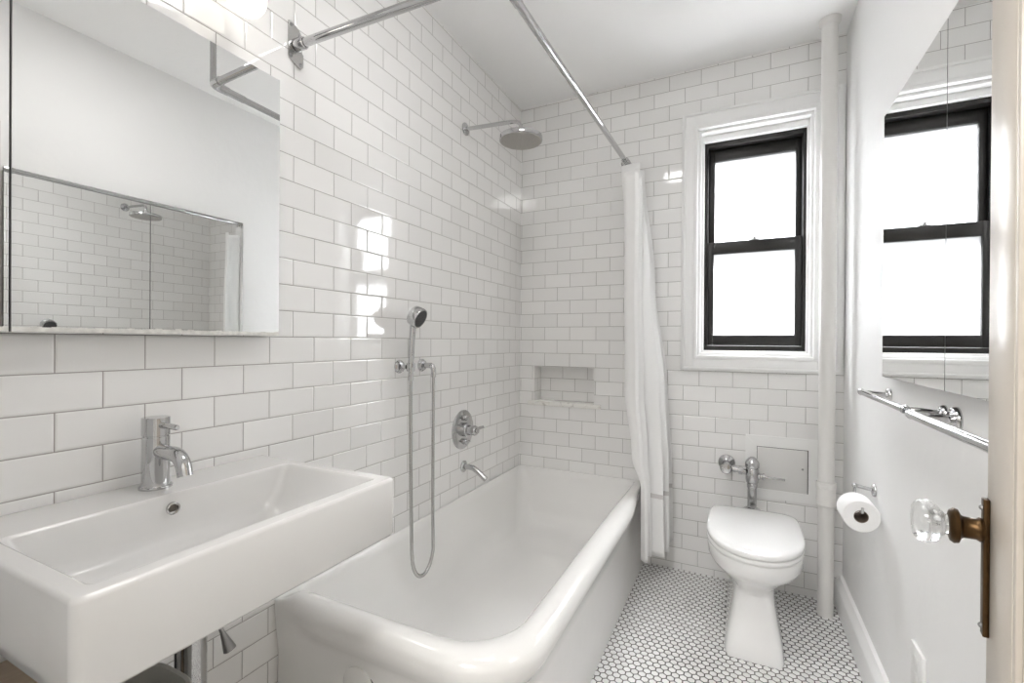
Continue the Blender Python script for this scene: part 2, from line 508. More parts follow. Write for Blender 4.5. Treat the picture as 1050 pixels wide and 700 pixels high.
# baseboard of the painted wall
bb = MB()
prof = [(XR, 0.0), (1.598, 0.0), (1.598, 0.098), (1.602, 0.108), (1.612, 0.118), (1.618, 0.128), (XR, 0.132)]
bb.loft([[Vector((x, y, z)) for x, z in prof] for y in (YF, YB - 0.002)])
struct(bb.build('baseboard_right', M_TRIM, angle=30))

# ------------------------------------------------------------------ window
win = bpy.data.objects.new('window_1', None); COL.objects.link(win); win.location = (1.257, YB, WZ0); struct(win)
CX0, CX1, CZ0, CZ1 = 0.927, 1.627, 1.044, 2.362
def picture_frame(m, o, i, y0, y1, bev=0.003):
    (a, b, c, d), (e, f, g, h) = o, i
    m.box((a, y0, c), (e, y1, d), bev); m.box((f, y0, c), (b, y1, d), bev)
    m.box((e - 0.002, y0, c), (f + 0.002, y1, g), bev); m.box((e - 0.002, y0, h), (f + 0.002, y1, d), bev)
m = MB()
picture_frame(m, (CX0, CX1, CZ0, CZ1), (0.992, 1.522, 1.108, 2.287), YB - 0.016, YB + 0.0)
picture_frame(m, (CX0 + 0.006, CX1 - 0.006, CZ0 + 0.006, CZ1 - 0.006), (0.945, 1.6, 1.062, 2.344), YB - 0.024, YB - 0.014, 0.004)
m.build('casing', M_TRIM, win)
m = MB(); picture_frame(m, (0.985, 1.529, 1.1, 2.295), (WX0 + 0.002, WX1 - 0.002, WZ0 + 0.002, WZ1 - 0.002), YB - 0.020, YB + 0.012, 0.004)
m.build('casing_bead', M_TRIM, win)
m = MB(); picture_frame(m, (WX0 + .0005, WX1 - .0005, WZ0 + .0005, WZ1 - .0005), (1.018, 1.497, 1.135, 2.262), YB + 0.0125, YB + 0.06, 0.002)
m.build('jamb', M_TRIM, win)
m = MB(); picture_frame(m, (WX0 + .0005, WX1 - .0005, WZ0 + .0005, WZ1 - .0005), (1.031, 1.488, 1.146, 2.232), YB + 0.0602, YB + 0.09, 0.002)
m.build('stop', M_TRIM, win)
# dark wooden double-hung sashes in a dark frame
FX0, FX1, FZ0, FZ1 = 1.026, 1.4905, 1.140, 2.238
m = MB(); picture_frame(m, (FX0 - .02, FX1 + .018, FZ0 - .018, FZ1 + .03), (1.047, 1.474, 1.170, 2.212), YB + 0.0905, YB + 0.20, 0.002)
m.build('window_frame', M_BLACKWOOD, win)
m = MB(); picture_frame(m, (1.048, 1.473, 1.171, 1.712), (1.076, 1.4435, 1.225, 1.650), YB + 0.100, YB + 0.135, 0.003)
lo = m.build('lower_sash', M_BLACKWOOD, win)
m = MB(); m.box((1.070, YB + 0.116, 1.22), (1.450, YB + 0.120, 1.655)); m.build('glass_pane', M_FROST, lo)
m = MB(); picture_frame(m, (1.048, 1.473, 1.660, 2.211), (1.0775, 1.4475, 1.718, 2.150), YB + 0.140, YB + 0.175, 0.003)
up = m.build('upper_sash', M_BLACKWOOD, win)
m = MB(); m.box((1.072, YB + 0.156, 1.70), (1.453, YB + 0.160, 2.156)); m.build('glass_pane', M_FROST, up)
m = MB(); m.box((1.245, YB + 0.106, 1.7121), (1.285, YB + 0.130, 1.718), .002); m.lathe([(0.008, 0), (0.008, 0.012), (0.004, 0.016)], (1.265, YB + 0.118, 1.718), seg=12)
m.cyl((1.265, YB + .118, 1.726), (1.283, YB + .108, 1.731), .0035, .0028, 8)
m.build('sash_lock', M_GREY, lo)

# niche ledge
o = MB().box((0.058, YB - 0.012, 0.806), (0.505, YB - 0.0002, 0.832), .002).box((NX0 + .001, YB - 0.001, 0.8185), (NX1 - .001, YB + 0.099, 0.832), .001).build('niche_ledge', M_MARBLE, origin=(0.28, YB, 0.806))
o['label'] = 'white marble ledge along the bottom of the tiled shower niche'; o['category'] = 'ledge'

# ------------------------------------------------------------------ door (open against the right, hinged in the doorway)
PHI = math.radians(9.4)
E0 = Vector((1.4680, 0.742, 0)); DW = 0.665
TV = Vector((-math.sin(PHI), -math.cos(PHI), 0))         # from the free edge towards the hinge
NV = Vector((-math.cos(PHI), math.sin(PHI), 0))          # out of the face the camera grazes
def dpt(a, n, z): return E0 + TV * a + NV * n + Vector((0, 0, z))
def dbox(mb, a0, a1, n0, n1, z0, z1, bev=0.0):
    t = MB(); t.box((a0, n0, z0), (a1, n1, z1), bev)
    for v in t.bm.verts: v.co = dpt(v.co.x, v.co.y, v.co.z)
    mb._merge(t.bm); return mb
door = bpy.data.objects.new('door_1', None); COL.objects.link(door); door.location = dpt(DW, 0, 0.01); struct(door)
m = MB(); H = 2.03
dbox(m, 0, 0.1, -0.036, 0, 0.01, H, 0.003); dbox(m, DW - 0.1, DW, -0.036, 0, 0.01, H, .003)
dbox(m, 0.099, DW - .099, -0.036, 0, 0.01, 0.22, .003); dbox(m, 0.099, DW - .099, -0.036, 0, H - 0.12, H, .003)
m.build('door_frame', M_DOOR, door)
for nm, z0, z1 in (('door_panel', 0.22, H - 0.12),):
    m = MB(); dbox(m, 0.098, DW - 0.098, -0.028, -0.010, z0 - .002, z1 + .002)
    for k in range(2):
        q = 0.1 + 0.009 * k
        dbox(m, q, q + 0.009, -0.012, -0.001 - 0.005 * k, z0, z1, .002); dbox(m, DW - q - .009, DW - q, -0.012, -0.001 - 0.005 * k, z0, z1, .002)
    m.build(nm, M_DOOR, door)
m = MB(); dbox(m, 0.005, 0.018, 0.0002, 0.0060, 0.845, 1.005, 0.0012)
pl = m.build('lock_plate', M_BRASS, door)
for z in (0.856, 0.994):
    m = MB(); m.sphere(dpt(0.0115, 0.0060, z), 0.0032, 10); m.build('screw', M_GREY, pl)
KB = dpt(0.0135, 0.0055, 0.968)
m = MB(); m.lathe([(0.013, 0.0), (0.0140, 0.003), (0.012, 0.006), (0.0125, 0.017), (0.014, 0.019), (0.0195, 0.0215), (0.0205, 0.0255), (0.018, 0.029), (0.0125, 0.0305)], KB, NV, 28)
kn = m.build('door_knob', M_BRASS, door); kn['label'] = 'brass shank of the door knob'
m = MB(); m.lathe([(0.0115, 0.0307), (0.012, 0.033), (0.0165, 0.036), (0.0225, 0.0405), (0.0255, 0.047), (0.0258, 0.051), (0.0240, 0.0575), (0.0205, 0.0615), (0.0165, 0.0635), (0.0, 0.0638)], KB, NV, 40)
g = m.build('knob_glass', M_GLASS, kn, angle=35); g['label'] = 'clear glass knob'
# door casing on the front wall
m = MB(); m.box((DX0 - 0.09, YF, 0), (DX0, YF + .018, DZ), .003); m.box((DX0 - .09, YF, DZ), (DX1, YF + .018, DZ + .09), .003)
struct(m.build('trim_1', M_TRIM))

# ------------------------------------------------------------------ bathtub
TW, TY0 = 0.745, 0.905
tub = thing('bathtub', 'white rolled rim apron bathtub along the tiled left wall', 'bathtub', (0.37, 1.73, 0))
X0, Y1 = 0.003, YB - 0.003
rings_def = [  # z, right x, near y, left inset, far inset, near-right radius, other radii
    (0.0, .745, .905, 0, 0, .15, .004), (.10, .738, .909, 0, 0, .15, .004), (.28, .735, .911, 0, 0, .15, .004), (.345, .742, .905, 0, 0, .15, .004),
    (.375, .760, .891, 0, 0, .16, .004), (.40, .781, .876, 0, 0, .175, .004), (.425, .794, .867, 0, 0, .185, .004),
    (.447, .795, .866, 0, 0, .188, .004), (.463, .785, .873, 0, 0, .18, .004), (.473, .765, .890, 0, 0, .17, .004), (.475, .745, .910, .001, .001, .165, .004),
    (.469, .722, .934, .003, .003, .165, .006), (.455, .706, .950, .006, .006, .165, .01), (.435, .697, .960, .010, .010, .165, .03),
    (.40, .691, .968, .016, .016, .165, .05), (.30, .676, .992, .030, .032, .165, .075), (.20, .660, 1.015, .045, .055, .165, .09), (.14, .645, 1.045, .062, .085, .16, .10),
    (.105, .618, 1.085, .092, .13, .15, .10), (.088, .575, 1.14, .135, .19, .12, .09), (.082, .50, 1.24, .2, .3, .1, .07), (.080, .42, 1.45, .28, .5, .06, .05)]
def tub_ring(z, xr, yn, l, f, rn, ro):
    rl = ro if yn < .87 or ro > .05 or z < .43 else max(ro, min(.055, .004 + 1.1 * max(0, yn - .90)))
    R = rrect(X0 + l, xr, yn, Y1 - f, (rl, rn, ro, ro), 0, n=14, sub=14)
    out = []
    for p in R:
        wx = min(1, max(0, (p.x - 0.01) / 0.09)); wy = min(1, max(0, (YB - 0.02 - p.y) / 0.16))
        w = wx * wx * (3 - 2 * wx) * wy * wy * (3 - 2 * wy)
        wf = min(1, max(0, (YB - .03 - p.y) / .58)); wf = wf * wf * (3 - 2 * wf)
        if p.x > .745: p.x = .745 + (p.x - .745) * wf
        wn_ = min(1, max(0, p.x / .22)); wn_ = wn_ * wn_ * (3 - 2 * wn_)
        if p.y < .905: p.y = .905 + (p.y - .905) * (.12 + .88 * wn_)
        w *= .35 + .65 * wf
        zz = z if z <= .40 else (1 - w) * min(z, .437 - (.0 if z > .43 else .0)) + w * z
        out.append(Vector((p.x, p.y, zz)))
    return out
m = MB(); m.loft([tub_ring(*q) for q in rings_def])
m.build('tub_shell', M_TUB, tub, angle=70)
m = MB(); m.lathe([(0.0535, 0), (0.0535, 0.0035), (0.052, 0.004), (0.0, 0.0042)], (0.322, 0.9115, 0.284), (0, -1, 0), 36); m.build('cap_gap_shadow', M_DARK, tub)  # dark ring standing in for the gap shadow around the cap
m = MB(); m.lathe([(0.0515, 0.0043), (0.0515, 0.0075), (0.047, 0.0105), (0.0, 0.0115)], (0.3205, 0.9115, 0.285), (0, -1, 0), 36)
o = m.build('access_cap', M_TUB, tub); o['label'] = 'round white cap on the near end of the tub'

# ------------------------------------------------------------------ wash basin and what is on it and under it
sink = thing('wash_basin', 'white rectangular ceramic wash basin hung on the tiled wall', 'sink', (0.0, 0.57, 0.73))
SX1, SY0, SY1, SZ0, SZ1 = 0.474, 0.272, 0.866, 0.726, 0.862
def sr(x0, x1, y0, y1, rf, rb, z): return rrect(x0, x1, y0, y1, (rb, rf, rf, rb), z, n=8, sub=6)
R = [sr(.002, SX1 - .012, SY0 + .012, SY1 - .012, .012, .003, SZ0), sr(.002, SX1 - .004, SY0 + .004, SY1 - .004, .014, .003, SZ0 + .002), sr(.002, SX1, SY0, SY1, .014, .003, SZ0 + .008),
     sr(.002, SX1, SY0, SY1, .014, .003, SZ1 - .007), sr(.002, SX1 - .002, SY0 + .002, SY1 - .002, .013, .003, SZ1 - .002), sr(.002, SX1 - .007, SY0 + .007, SY1 - .007, .011, .003, SZ1), sr(.002, SX1 - .0085, SY0 + .0085, SY1 - .0085, .0105, .003, SZ1), sr(.1325, .4432, .2988, .8372, .013, .019, SZ1),
     sr(.134, .442, .300, .836, .012, .018, SZ1), sr(.137, .439, .303, .833, .012, .018, SZ1 - .0015), sr(.1395, .4365, .3055, .8305, .012, .018, SZ1 - .006),
     sr(.142, .433, .314, .818, .016, .020, SZ1 - .03), sr(.147, .428, .334, .798, .020, .024, SZ1 - .065), sr(.153, .423, .350, .782, .026, .028, SZ1 - .085), sr(.165, .412, .368, .764, .034, .034, SZ1 - .097), sr(.19, .385, .40, .73, .04, .04, SZ1 - .103), sr(.23, .34, .46, .66, .04, .04, SZ1 - .106)]
m = MB(); m.loft(R); m.build('basin', M_CERAMIC, sink, angle=60)
m = MB(); m.lathe([(0.0130, -0.012), (0.0130, 0.0014), (0.0115, 0.0024), (0.0095, 0.0014), (0.0092, -0.004), (0.006, -0.006), (0, -0.006)], (0.1445, 0.558, 0.832), (1, 0, -0.08), 24)
o = m.build('overflow_ring', M_STEEL, sink); o['label'] = 'chrome overflow ring'
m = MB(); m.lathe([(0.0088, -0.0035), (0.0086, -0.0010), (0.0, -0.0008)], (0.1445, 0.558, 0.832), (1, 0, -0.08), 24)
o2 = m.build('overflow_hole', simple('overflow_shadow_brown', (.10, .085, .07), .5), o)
m = MB(); m.lathe([(0.031, 0), (0.031, 0.002), (0.024, 0.004), (0.0, 0.006)], (0.285, 0.566, 0.7554), (0, 0, 1), 28); m.build('drain', M_CHROME, sink)

FX, FY, FZ = 0.062, 0.566, 0.862
fau = thing('faucet', 'chrome single lever basin mixer tap on the wash basin deck', 'faucet', (FX, FY, FZ))
m = MB(); m.lathe([(0.0305, 0.0003), (0.0305, 0.0045), (0.0295, 0.0055), (0.0258, 0.0058), (0.0255, 0.0065), (0.0255, 0.0075), (0.0255, 0.10), (0.0255, 0.111), (0.0250, 0.112)], (FX, FY, FZ), seg=40); m.build('tap_body', M_CHROME, fau, angle=25)
m = MB(); m.lathe([(0.0235, 0.112), (0.0235, 0.1145), (0.0253, 0.1147), (0.0258, 0.1152), (0.0258, 0.117), (0.0258, 0.150), (0.0258, 0.1525), (0.0252, 0.1535), (0.0, 0.154)], (FX, FY, FZ), seg=40); cap = m.build('tap_cap', M_CHROME, fau, angle=25)
m = MB(); m.tube([(FX + .02, FY, FZ + .137), (FX + .05, FY, FZ + .138), (FX + .078, FY, FZ + .137), (FX + .082, FY, FZ + .137)], [.0075, .0062, .0058, .004], 14); m.build('lever', M_CHROME, cap)
sp = [(FX + .012, FY, FZ + .082), (FX + .05, FY, FZ + .0805)] + [Vector((FX + .07, FY, FZ + .0435)) + Vector((math.sin(a), 0, math.cos(a))) * .037 for a in (math.radians(q) for q in (5, 20, 35, 50, 65, 76))] + [(FX + .110, FY, FZ + .039)]
m = MB(); m.tube(sp, [.0155, .0155, .0155, .0152, .0150, .0148, .0146, .0144, .0142], 20); m.build('spout', M_CHROME, fau)

# trap under the basin
TX, TYY = 0.200, 0.5655
tr = thing('bottle_trap', 'chrome bottle trap hanging under the wash basin', 'trap', (TX, TYY, 0.32))
m = MB(); m.lathe([(0.016, 0.36), (0.016, 0.405)], (TX, TYY, 0.32), seg=24); m.build('tailpiece', M_CHROME, tr)
m = MB(); m.lathe([(0.022, 0.0), (0.0255, 0.006), (0.0255, 0.30), (0.0265, 0.302), (0.0265, 0.345), (0.02, 0.36)], (TX, TYY, 0.32), seg=36); m.build('trap_body', M_CHROME, tr)
m = MB(); m.tube([(TX - .02, TYY, .40), (0.12, TYY, .40), (0.001, TYY, .40)], .016, 18); m.lathe([(0.033, 0), (0.03, .006), (.017, .012)], (0.001, TYY, .40), (1, 0, 0), 24); m.build('waste_pipe', M_CHROME, tr)

hose = []
for i in range(15):
    t = i / 14; hose.append((0.125 - 0.05 * t * t, 0.574 - .004 * math.sin(t * 3.0) + .03 * t, 0.715 - 0.36 * t))
o = MB().tube(hose, 0.0068, 10).build('supply_hose', M_DARK, origin=(0.125, 0.574, 0.715)); o['label'] = 'dark flexible supply hose beside the chrome trap under the basin'; o['category'] = 'hose'

VX, VY, VZ = 0.0, 0.712, 0.47
sv = thing('stop_valve', 'chrome shut off valve with conical grip under the right half of the basin', 'valve', (VX, VY, VZ))
m = MB(); m.lathe([(0.020, 0.001), (0.018, 0.005), (0.008, 0.008), (0.008, 0.05)], (0, VY, VZ + .02), (1, 0, 0), 20); m.build('valve_stub', M_STEEL, sv)
m = MB(); m.lathe([(0.0045, -0.012), (0.0055, 0.02), (0.0145, 0.066), (0.0145, 0.068)], (0.052, VY, VZ + .008), (0.20, 0.20, -0.80), 20)
gp = m.build('valve_grip', M_GREY, sv)
m = MB(); m.lathe([(0.0135, 0.0682), (0.012, 0.071), (0.0, 0.0715)], (0.052, VY, VZ + .008), (0.20, 0.20, -0.80), 20); o = m.build('grip_cap', M_PLASTIC, gp); o['label'] = 'white end cap'

bx, by = 0.262, 0.415
bn = thing('waste_bin', 'grey plastic waste bin with rounded rim under the wash basin', 'bin', (bx, by, 0))
R = [rrect(bx - .088 * k, bx + .088 * k, by - .085 * k, by + .085 * k, (.06 * k,) * 4, z, n=6, sub=3) for k, z in ((.78, .001), (.8, .004), (1.0, .555), (1.05, .558), (1.05, .566), (1.02, .568), (.97, .565), (.96, .55), (.78, .03))]
m = MB(); m.loft(R); m.build('bin_body', M_BIN, bn, angle=50)

wb = thing('wooden_hamper', 'brown wooden hamper with dark corner posts under the left end of the basin', 'hamper', (0.07, 0.33, 0))
m = MB(); m.box((0.008, 0.272, 0.03), (0.135, 0.378, 0.600), .003); m.build('hamper_body', M_WOOD, wb)
for px, py in ((0.005, 0.266), (0.005, 0.372), (0.127, 0.266), (0.127, 0.372)):
    m = MB(); m.box((px - .002, py - .002, 0.001), (px + .018, py + .018, 0.606), .002); m.build('corner_post', M_DARKWOOD, wb)

# ------------------------------------------------------------------ mirror cabinet over the basin
mc = thing('mirror_cabinet', 'frameless mirror cabinet with worn lower edge above the wash basin', 'cabinet', (0, 0.48, 1.199))
MZ0, MZ1 = 1.197, 1.910
m = MB(); m.box((0.0005, 0.075, MZ0 + .004), (0.033, 0.872, MZ1 - .004)); m.build('cabinet_body', M_SHADOWGREY, mc)
def mirror_door(y0, y1, ang, nm='mirror_door'):
    g = MB(); g.box((0.0335, y0, MZ0), (0.0440, y1, MZ1), .0008, 1)
    b = g.build(nm, M_SHADOWGREY, mc)
    g = MB(); g.box((0.0441, y0 + .0008, MZ0 + .0008), (0.0450, y1 - .0008, MZ1 - .0008)); f = g.build('mirror_glass', M_MIRROR, b)
    g = MB(); n = 40; a = y0 + .001; w = (y1 - y0 - .002) / n
    for k in range(n):
        h = 0.0085 + 0.0035 * random.random() ** 2
        g.box((0.0451, a + k * w, MZ0), (0.0453, a + (k + 1.02) * w, MZ0 + h))
    g.build('worn_edge', M_WORN, b)
    return b
mirror_door(0.346, 0.879, 0)
mirror_door(0.08, 0.344, 0)

gl = thing('globe_lamp', 'lit white globe wall lamp above the mirror cabinet', 'lamp', (0, 0.735, 2.05))
m = MB(); m.lathe([(0.055, 0.001), (0.055, 0.012), (0.05, 0.018), (0.0, 0.019)], (0, 0.75, 2.124), (1, 0, 0), 32); m.build('wall_plate', M_CHROME, gl)
m = MB(); m.tube([(0.015, .75, 2.124), (0.06, .75, 2.124), (0.08, .75, 2.122), (0.088, .75, 2.114), (0.088, .75, 2.10)], .008, 12); m.lathe([(0.022, 0), (0.026, 0.012), (0.026, 0.014)], (0.088, .75, 2.101), (0, 0, -1), 24); m.build('lamp_arm', M_CHROME, gl)
m = MB(); m.sphere((0.088, 0.75, 2.0435), 0.046, 40); m.build('lamp_globe', M_BULB, gl)

# ------------------------------------------------------------------ shower fittings on the left wall
ROD_Z = 2.068
rod = thing('shower_rod', 'chrome L shaped shower curtain rod above the bathtub', 'curtain rod', (0, 0.962, ROD_Z))
KX, KY, KZ = 0.640, 1.052, 2.127
KV = Vector((KX, KY, KZ)); SH = (KV - Vector((0, .964, ROD_Z))).normalized(); BK = Vector((.668, YB - .004, 2.121)); LG = (BK - KV).normalized()
m = MB()
R = []
for x in (0.001, 0.004):
    R.append([Vector((x, y, ROD_Z + z)) for y, z in [(.937, .060), (.945, .064), (.972, .050), (.985, .034), (.989, .018), (.984, .014), (.984, -.014), (.989, -.018), (.989, -.054), (.981, -.063), (.972, -.063), (.939, -.048), (.937, -.04)]])
m.loft(R)
br = m.build('wall_bracket', M_STEEL, rod, angle=25)
for y, z in ((.946, .052), (.976, .034), (.946, -.040), (.979, -.052)):
    m = MB(); m.lathe([(.0055, 0), (.0045, .0018), (0, .002)], (0.0041, y, ROD_Z + z), (1, 0, 0), 12); m.build('screw', M_GREY, br)
m = MB(); m.lathe([(.0175, 0.004), (.0175, 0.032), (.0155, .036), (.0128, .036)], (0, 0.964, ROD_Z), SH, 24); m.build('socket', M_CHROME, rod)
W0 = Vector((0, .964, ROD_Z))
m = MB(); m.tube([W0 + SH * .03, W0 + SH * .3, KV - SH * .03], .0128, 24); m.build('short_rod', M_CHROME, rod)
m = MB(); m.tube([KV + LG * .03, KV + LG * .12], .0140, 24); m.tube([KV + LG * .118, BK], .0123, 24); m.build('long_rod', M_CHROME, rod)
m = MB(); m.tube([KV - SH * .055, KV - SH * .022, KV - SH * .010 + LG * .002, KV - SH * .003 + LG * .010, KV + LG * .022, KV + LG * .055], .0160, 24); m.build('elbow', M_CHROME, rod)
m = MB(); m.tube([KV + Vector((0, 0, .008)), (KX, KY, ZC - .001)], .0105, 20); m.lathe([(.03, .0005), (.028, .006), (.0115, .012)], (KX, KY, ZC), (0, 0, -1), 24); m.build('ceiling_support', M_CHROME, rod)
m = MB(); m.lathe([(.03, .001), (.028, .006), (.0145, .012), (.0145, .03)], (BK.x, YB, BK.z), (0, -1, 0), 24); m.build('end_flange', M_CHROME, rod)

# rain shower head
SY = 1.920
sh = thing('rain_shower', 'large round chrome rain shower head on a straight wall arm', 'shower head', (0, SY, 2.212))
m = MB(); m.lathe([(.030, .001), (.030, .005), (.024, .009), (.012, .011)], (0, SY, 2.212), (1, 0, 0), 28); m.build('wall_flange', M_CHROME, sh)
m = MB(); m.tube([(0.008, SY, 2.212), (.15, SY, 2.203), (.255, SY, 2.196), (.275, SY, 2.193), (.290, SY, 2.184), (.297, SY, 2.170), (.298, SY, 2.150)], .0095, 16); m.build('shower_arm', M_CHROME, sh)
m = MB(); m.lathe([(.013, .052), (.017, .046), (.017, .034), (.03, .029), (.080, .025), (.0975, .021), (.0995, .016), (.0985, .002), (.094, 0.0)], (.299, SY, 2.099), (0, 0, 1), 48); hd = m.build('head_shell', M_CHROME, sh)
m = MB(); m.lathe([(.0938, 0), (.0938, -.0015), (0, -.002)], (.299, SY, 2.099), (0, 0, 1), 48)
for rr, n in ((.02, 6), (.04, 12), (.06, 18), (.08, 24)):
    for k in range(n): m.lathe([(.002, 0), (.0015, .003)], (.299 + rr * math.cos(2 * PI * k / n), SY + rr * math.sin(2 * PI * k / n), 2.0972), (0, 0, -1), 6)
o = m.build('spray_plate', M_NICKEL, hd)

# hand shower, its wall holder and its hose outlet
HY, HX = 1.441, 0.060
hh = thing('hand_shower_holder', 'round chrome wall holder carrying the hand shower', 'holder', (0, HY, 1.083))
m = MB(); m.lathe([(.026, .001), (.026, .005), (.020, .010), (.020, .016), (.011, .019)], (0, HY, 1.083), (1, 0, 0), 28); m.build('wall_flange', M_CHROME, hh)
m = MB(); m.lathe([(.009, .015), (.009, .040)], (0, HY, 1.083), (1, 0, 0), 18); m.lathe([(.0155, -.016), (.0165, -.012), (.0165, .012), (.0155, .016), (.0128, .016), (.0120, -.016)], (HX, HY, 1.083), (0, 0, 1), 24, caps=False); m.build('cradle', M_CHROME, hh)
EY = 1.585
he = thing('hose_outlet', 'chrome hose outlet elbow on the tiles, right of the hand shower holder', 'hose outlet', (0, EY, 1.083))
m = MB(); m.lathe([(.026, .001), (.026, .005), (.020, .010), (.020, .016), (.012, .019)], (0, EY, 1.083), (1, 0, 0), 28); m.build('wall_flange', M_CHROME, he)
m = MB(); m.tube([(.015, EY, 1.083), (.048, EY, 1.083), (.057, EY, 1.080), (.062, EY, 1.070), (.063, EY, 1.055)], [.0105, .0105, .0108, .0108, .0108], 18)
m.lathe([(.0128, 0), (.0128, .014)], (.036, EY, 1.083), (1, 0, 0), 6); m.build('elbow', M_CHROME, he)
hs = thing('hand_shower', 'chrome hand shower with dark round face and a long looped hose', 'hand shower', (HX, HY, 1.05))
m = MB(); m.tube([(HX, HY, 1.058), (HX, HY, 1.075), (HX + .001, HY, 1.13), (HX + .003, HY + .002, 1.19), (HX + .006, HY + .003, 1.235), (HX + .010, HY + .004, 1.262)], [.0095, .0112, .0112, .0118, .0125, .013], 20); m.build('handle', M_CHROME, hs)
HC = Vector((HX + .024, HY + .006, 1.277)); HN = Vector((0.68, -0.20, -0.62)).normalized()
HN = Vector((0.80, 0.10, -0.40)).normalized()
m = MB(); m.lathe([(.014, -.026), (.032, -.024), (.039, -.018), (.0405, -.010), (.041, .014), (.0395, .018), (.035, .0185)], HC, HN, 36); hd = m.build('head_shell', M_CHROME, hs)
m = MB(); m.lathe([(.0348, .0186), (.0348, .0192), (.026, .0196), (0, .0199)], HC, HN, 36)
for rr, n in ((.010, 6), (.019, 12), (.027, 18)):
    ex = HN.cross(Vector((0, 0, 1))).normalized(); ey = HN.cross(ex)
    for k in range(n):
        a = 2 * PI * k / n; m.lathe([(.0016, .019), (.0012, .0215)], HC + ex * (rr * math.cos(a)) + ey * (rr * math.sin(a)), HN, 6)
o = m.build('spray_face', simple('dark_grey_spray_face', (.06, .06, .062), .4), hd); o['label'] = 'dark grey spray face'
pts = [Vector((HX, HY, 1.058)), Vector((HX, HY, 0.90)), Vector((HX + .002, HY + .001, 0.65)), Vector((HX + .005, HY + .004, .42))]
cyy, rad = (HY + EY) / 2 + .002, (EY - HY) / 2 - .004
pts = pts[:3] + [Vector((HX + .006, HY + .003, .40))] + [Vector((HX + .008, cyy - .0 + (-math.cos(a)) * (rad - .006 * math.sin(a)), .335 - .09 * math.sin(a))) for a in (PI * i / 12 for i in range(13))] + [Vector((HX + .006, EY - .002, .42)), Vector((HX + .003, EY - .001, .65)), Vector((.063, EY, .90)), Vector((.063, EY, 1.055))]
# smooth the hose path, then sweep a ribbed tube
def catmull(P, n):
    out = []
    for i in range(len(P) - 1):
        a, b, c, d = P[max(i - 1, 0)], P[i], P[i + 1], P[min(i + 2, len(P) - 1)]
        k = max(2, int(n * (c - b).length))
        for j in range(k):
            t = j / k
            out.append(.5 * ((2 * b) + (c - a) * t + (2 * a - 5 * b + 4 * c - d) * t * t + (3 * b - a - 3 * c + d) * t ** 3))
    out.append(P[-1]); return out
hp = catmull(pts, 330)
m = MB(); m.tube(hp, [.0076 if i % 2 else .0064 for i in range(len(hp))], 10); o = m.build('hose', M_STEEL, hs, angle=80); o['label'] = 'long metal shower hose hanging in a loop'
m = MB(); m.lathe([(.0105, 0), (.0105, .022), (.009, .030)], (HX, HY, 1.060), (0, 0, -1), 16); m.build('hose_nut', M_CHROME, o); m = MB(); m.lathe([(.011, 0), (.011, .016), (.009, .022)], (.063, EY, 1.056), (0, 0, -1), 16); m.build('hose_nut', M_CHROME, o)

# shower mixer
VY2, VZ2 = 1.912, 0.758
mv = thing('shower_mixer', 'round chrome shower mixer plate with lever and two small knobs', 'shower mixer', (0, VY2, VZ2))
m = MB(); m.lathe([(.094, .001), (.094, .004), (.088, .008), (.06, .010), (0, .010)], (0, VY2, VZ2), (1, 0, 0), 48); m.build('wall_plate', M_CHROME, mv)
m = MB(); m.lathe([(.033, .009), (.033, .03), (.028, .034), (.024, .034), (.024, .072), (.021, .078), (.012, .080), (.012, .088), (0, .088)], (0, VY2, VZ2), (1, 0, 0), 32)
hb = m.build('lever_hub', M_CHROME, mv)
m = MB(); m.tube([(.058, VY2, VZ2), (.066, VY2 + .03, VZ2 + .003), (.072, VY2 + .075, VZ2 + .006)], [.010, .0085, .007], 16); m.build('lever', M_CHROME, hb)
for s in (1, -1):
    m = MB(); m.lathe([(.014, .009), (.014, .024), (.011, .028), (0, .029)], (0, VY2, VZ2 + .058 * s), (1, 0, 0), 24); m.box((.024, VY2 - .024, VZ2 + .058 * s - .005), (.033, VY2 + .024, VZ2 + .058 * s + .005), .002); m.build('knob', M_CHROME, mv)

ts = thing('tub_spout', 'small chrome tub spout bent down over the bathtub', 'tub spout', (0, 1.922, .577))
m = MB(); m.lathe([(.028, .001), (.028, .005), (.022, .010), (.016, .011)], (0, 1.922, .577), (1, 0, 0), 28); m.build('wall_flange', M_CHROME, ts)
m = MB(); m.tube([(.006, 1.922, .577), (.04, 1.922, .577), (.058, 1.922, .574), (.078, 1.922, .563), (.10, 1.922, .548), (.125, 1.922, .529)], .0132, 20); m.build('spout_pipe', M_CHROME, ts)

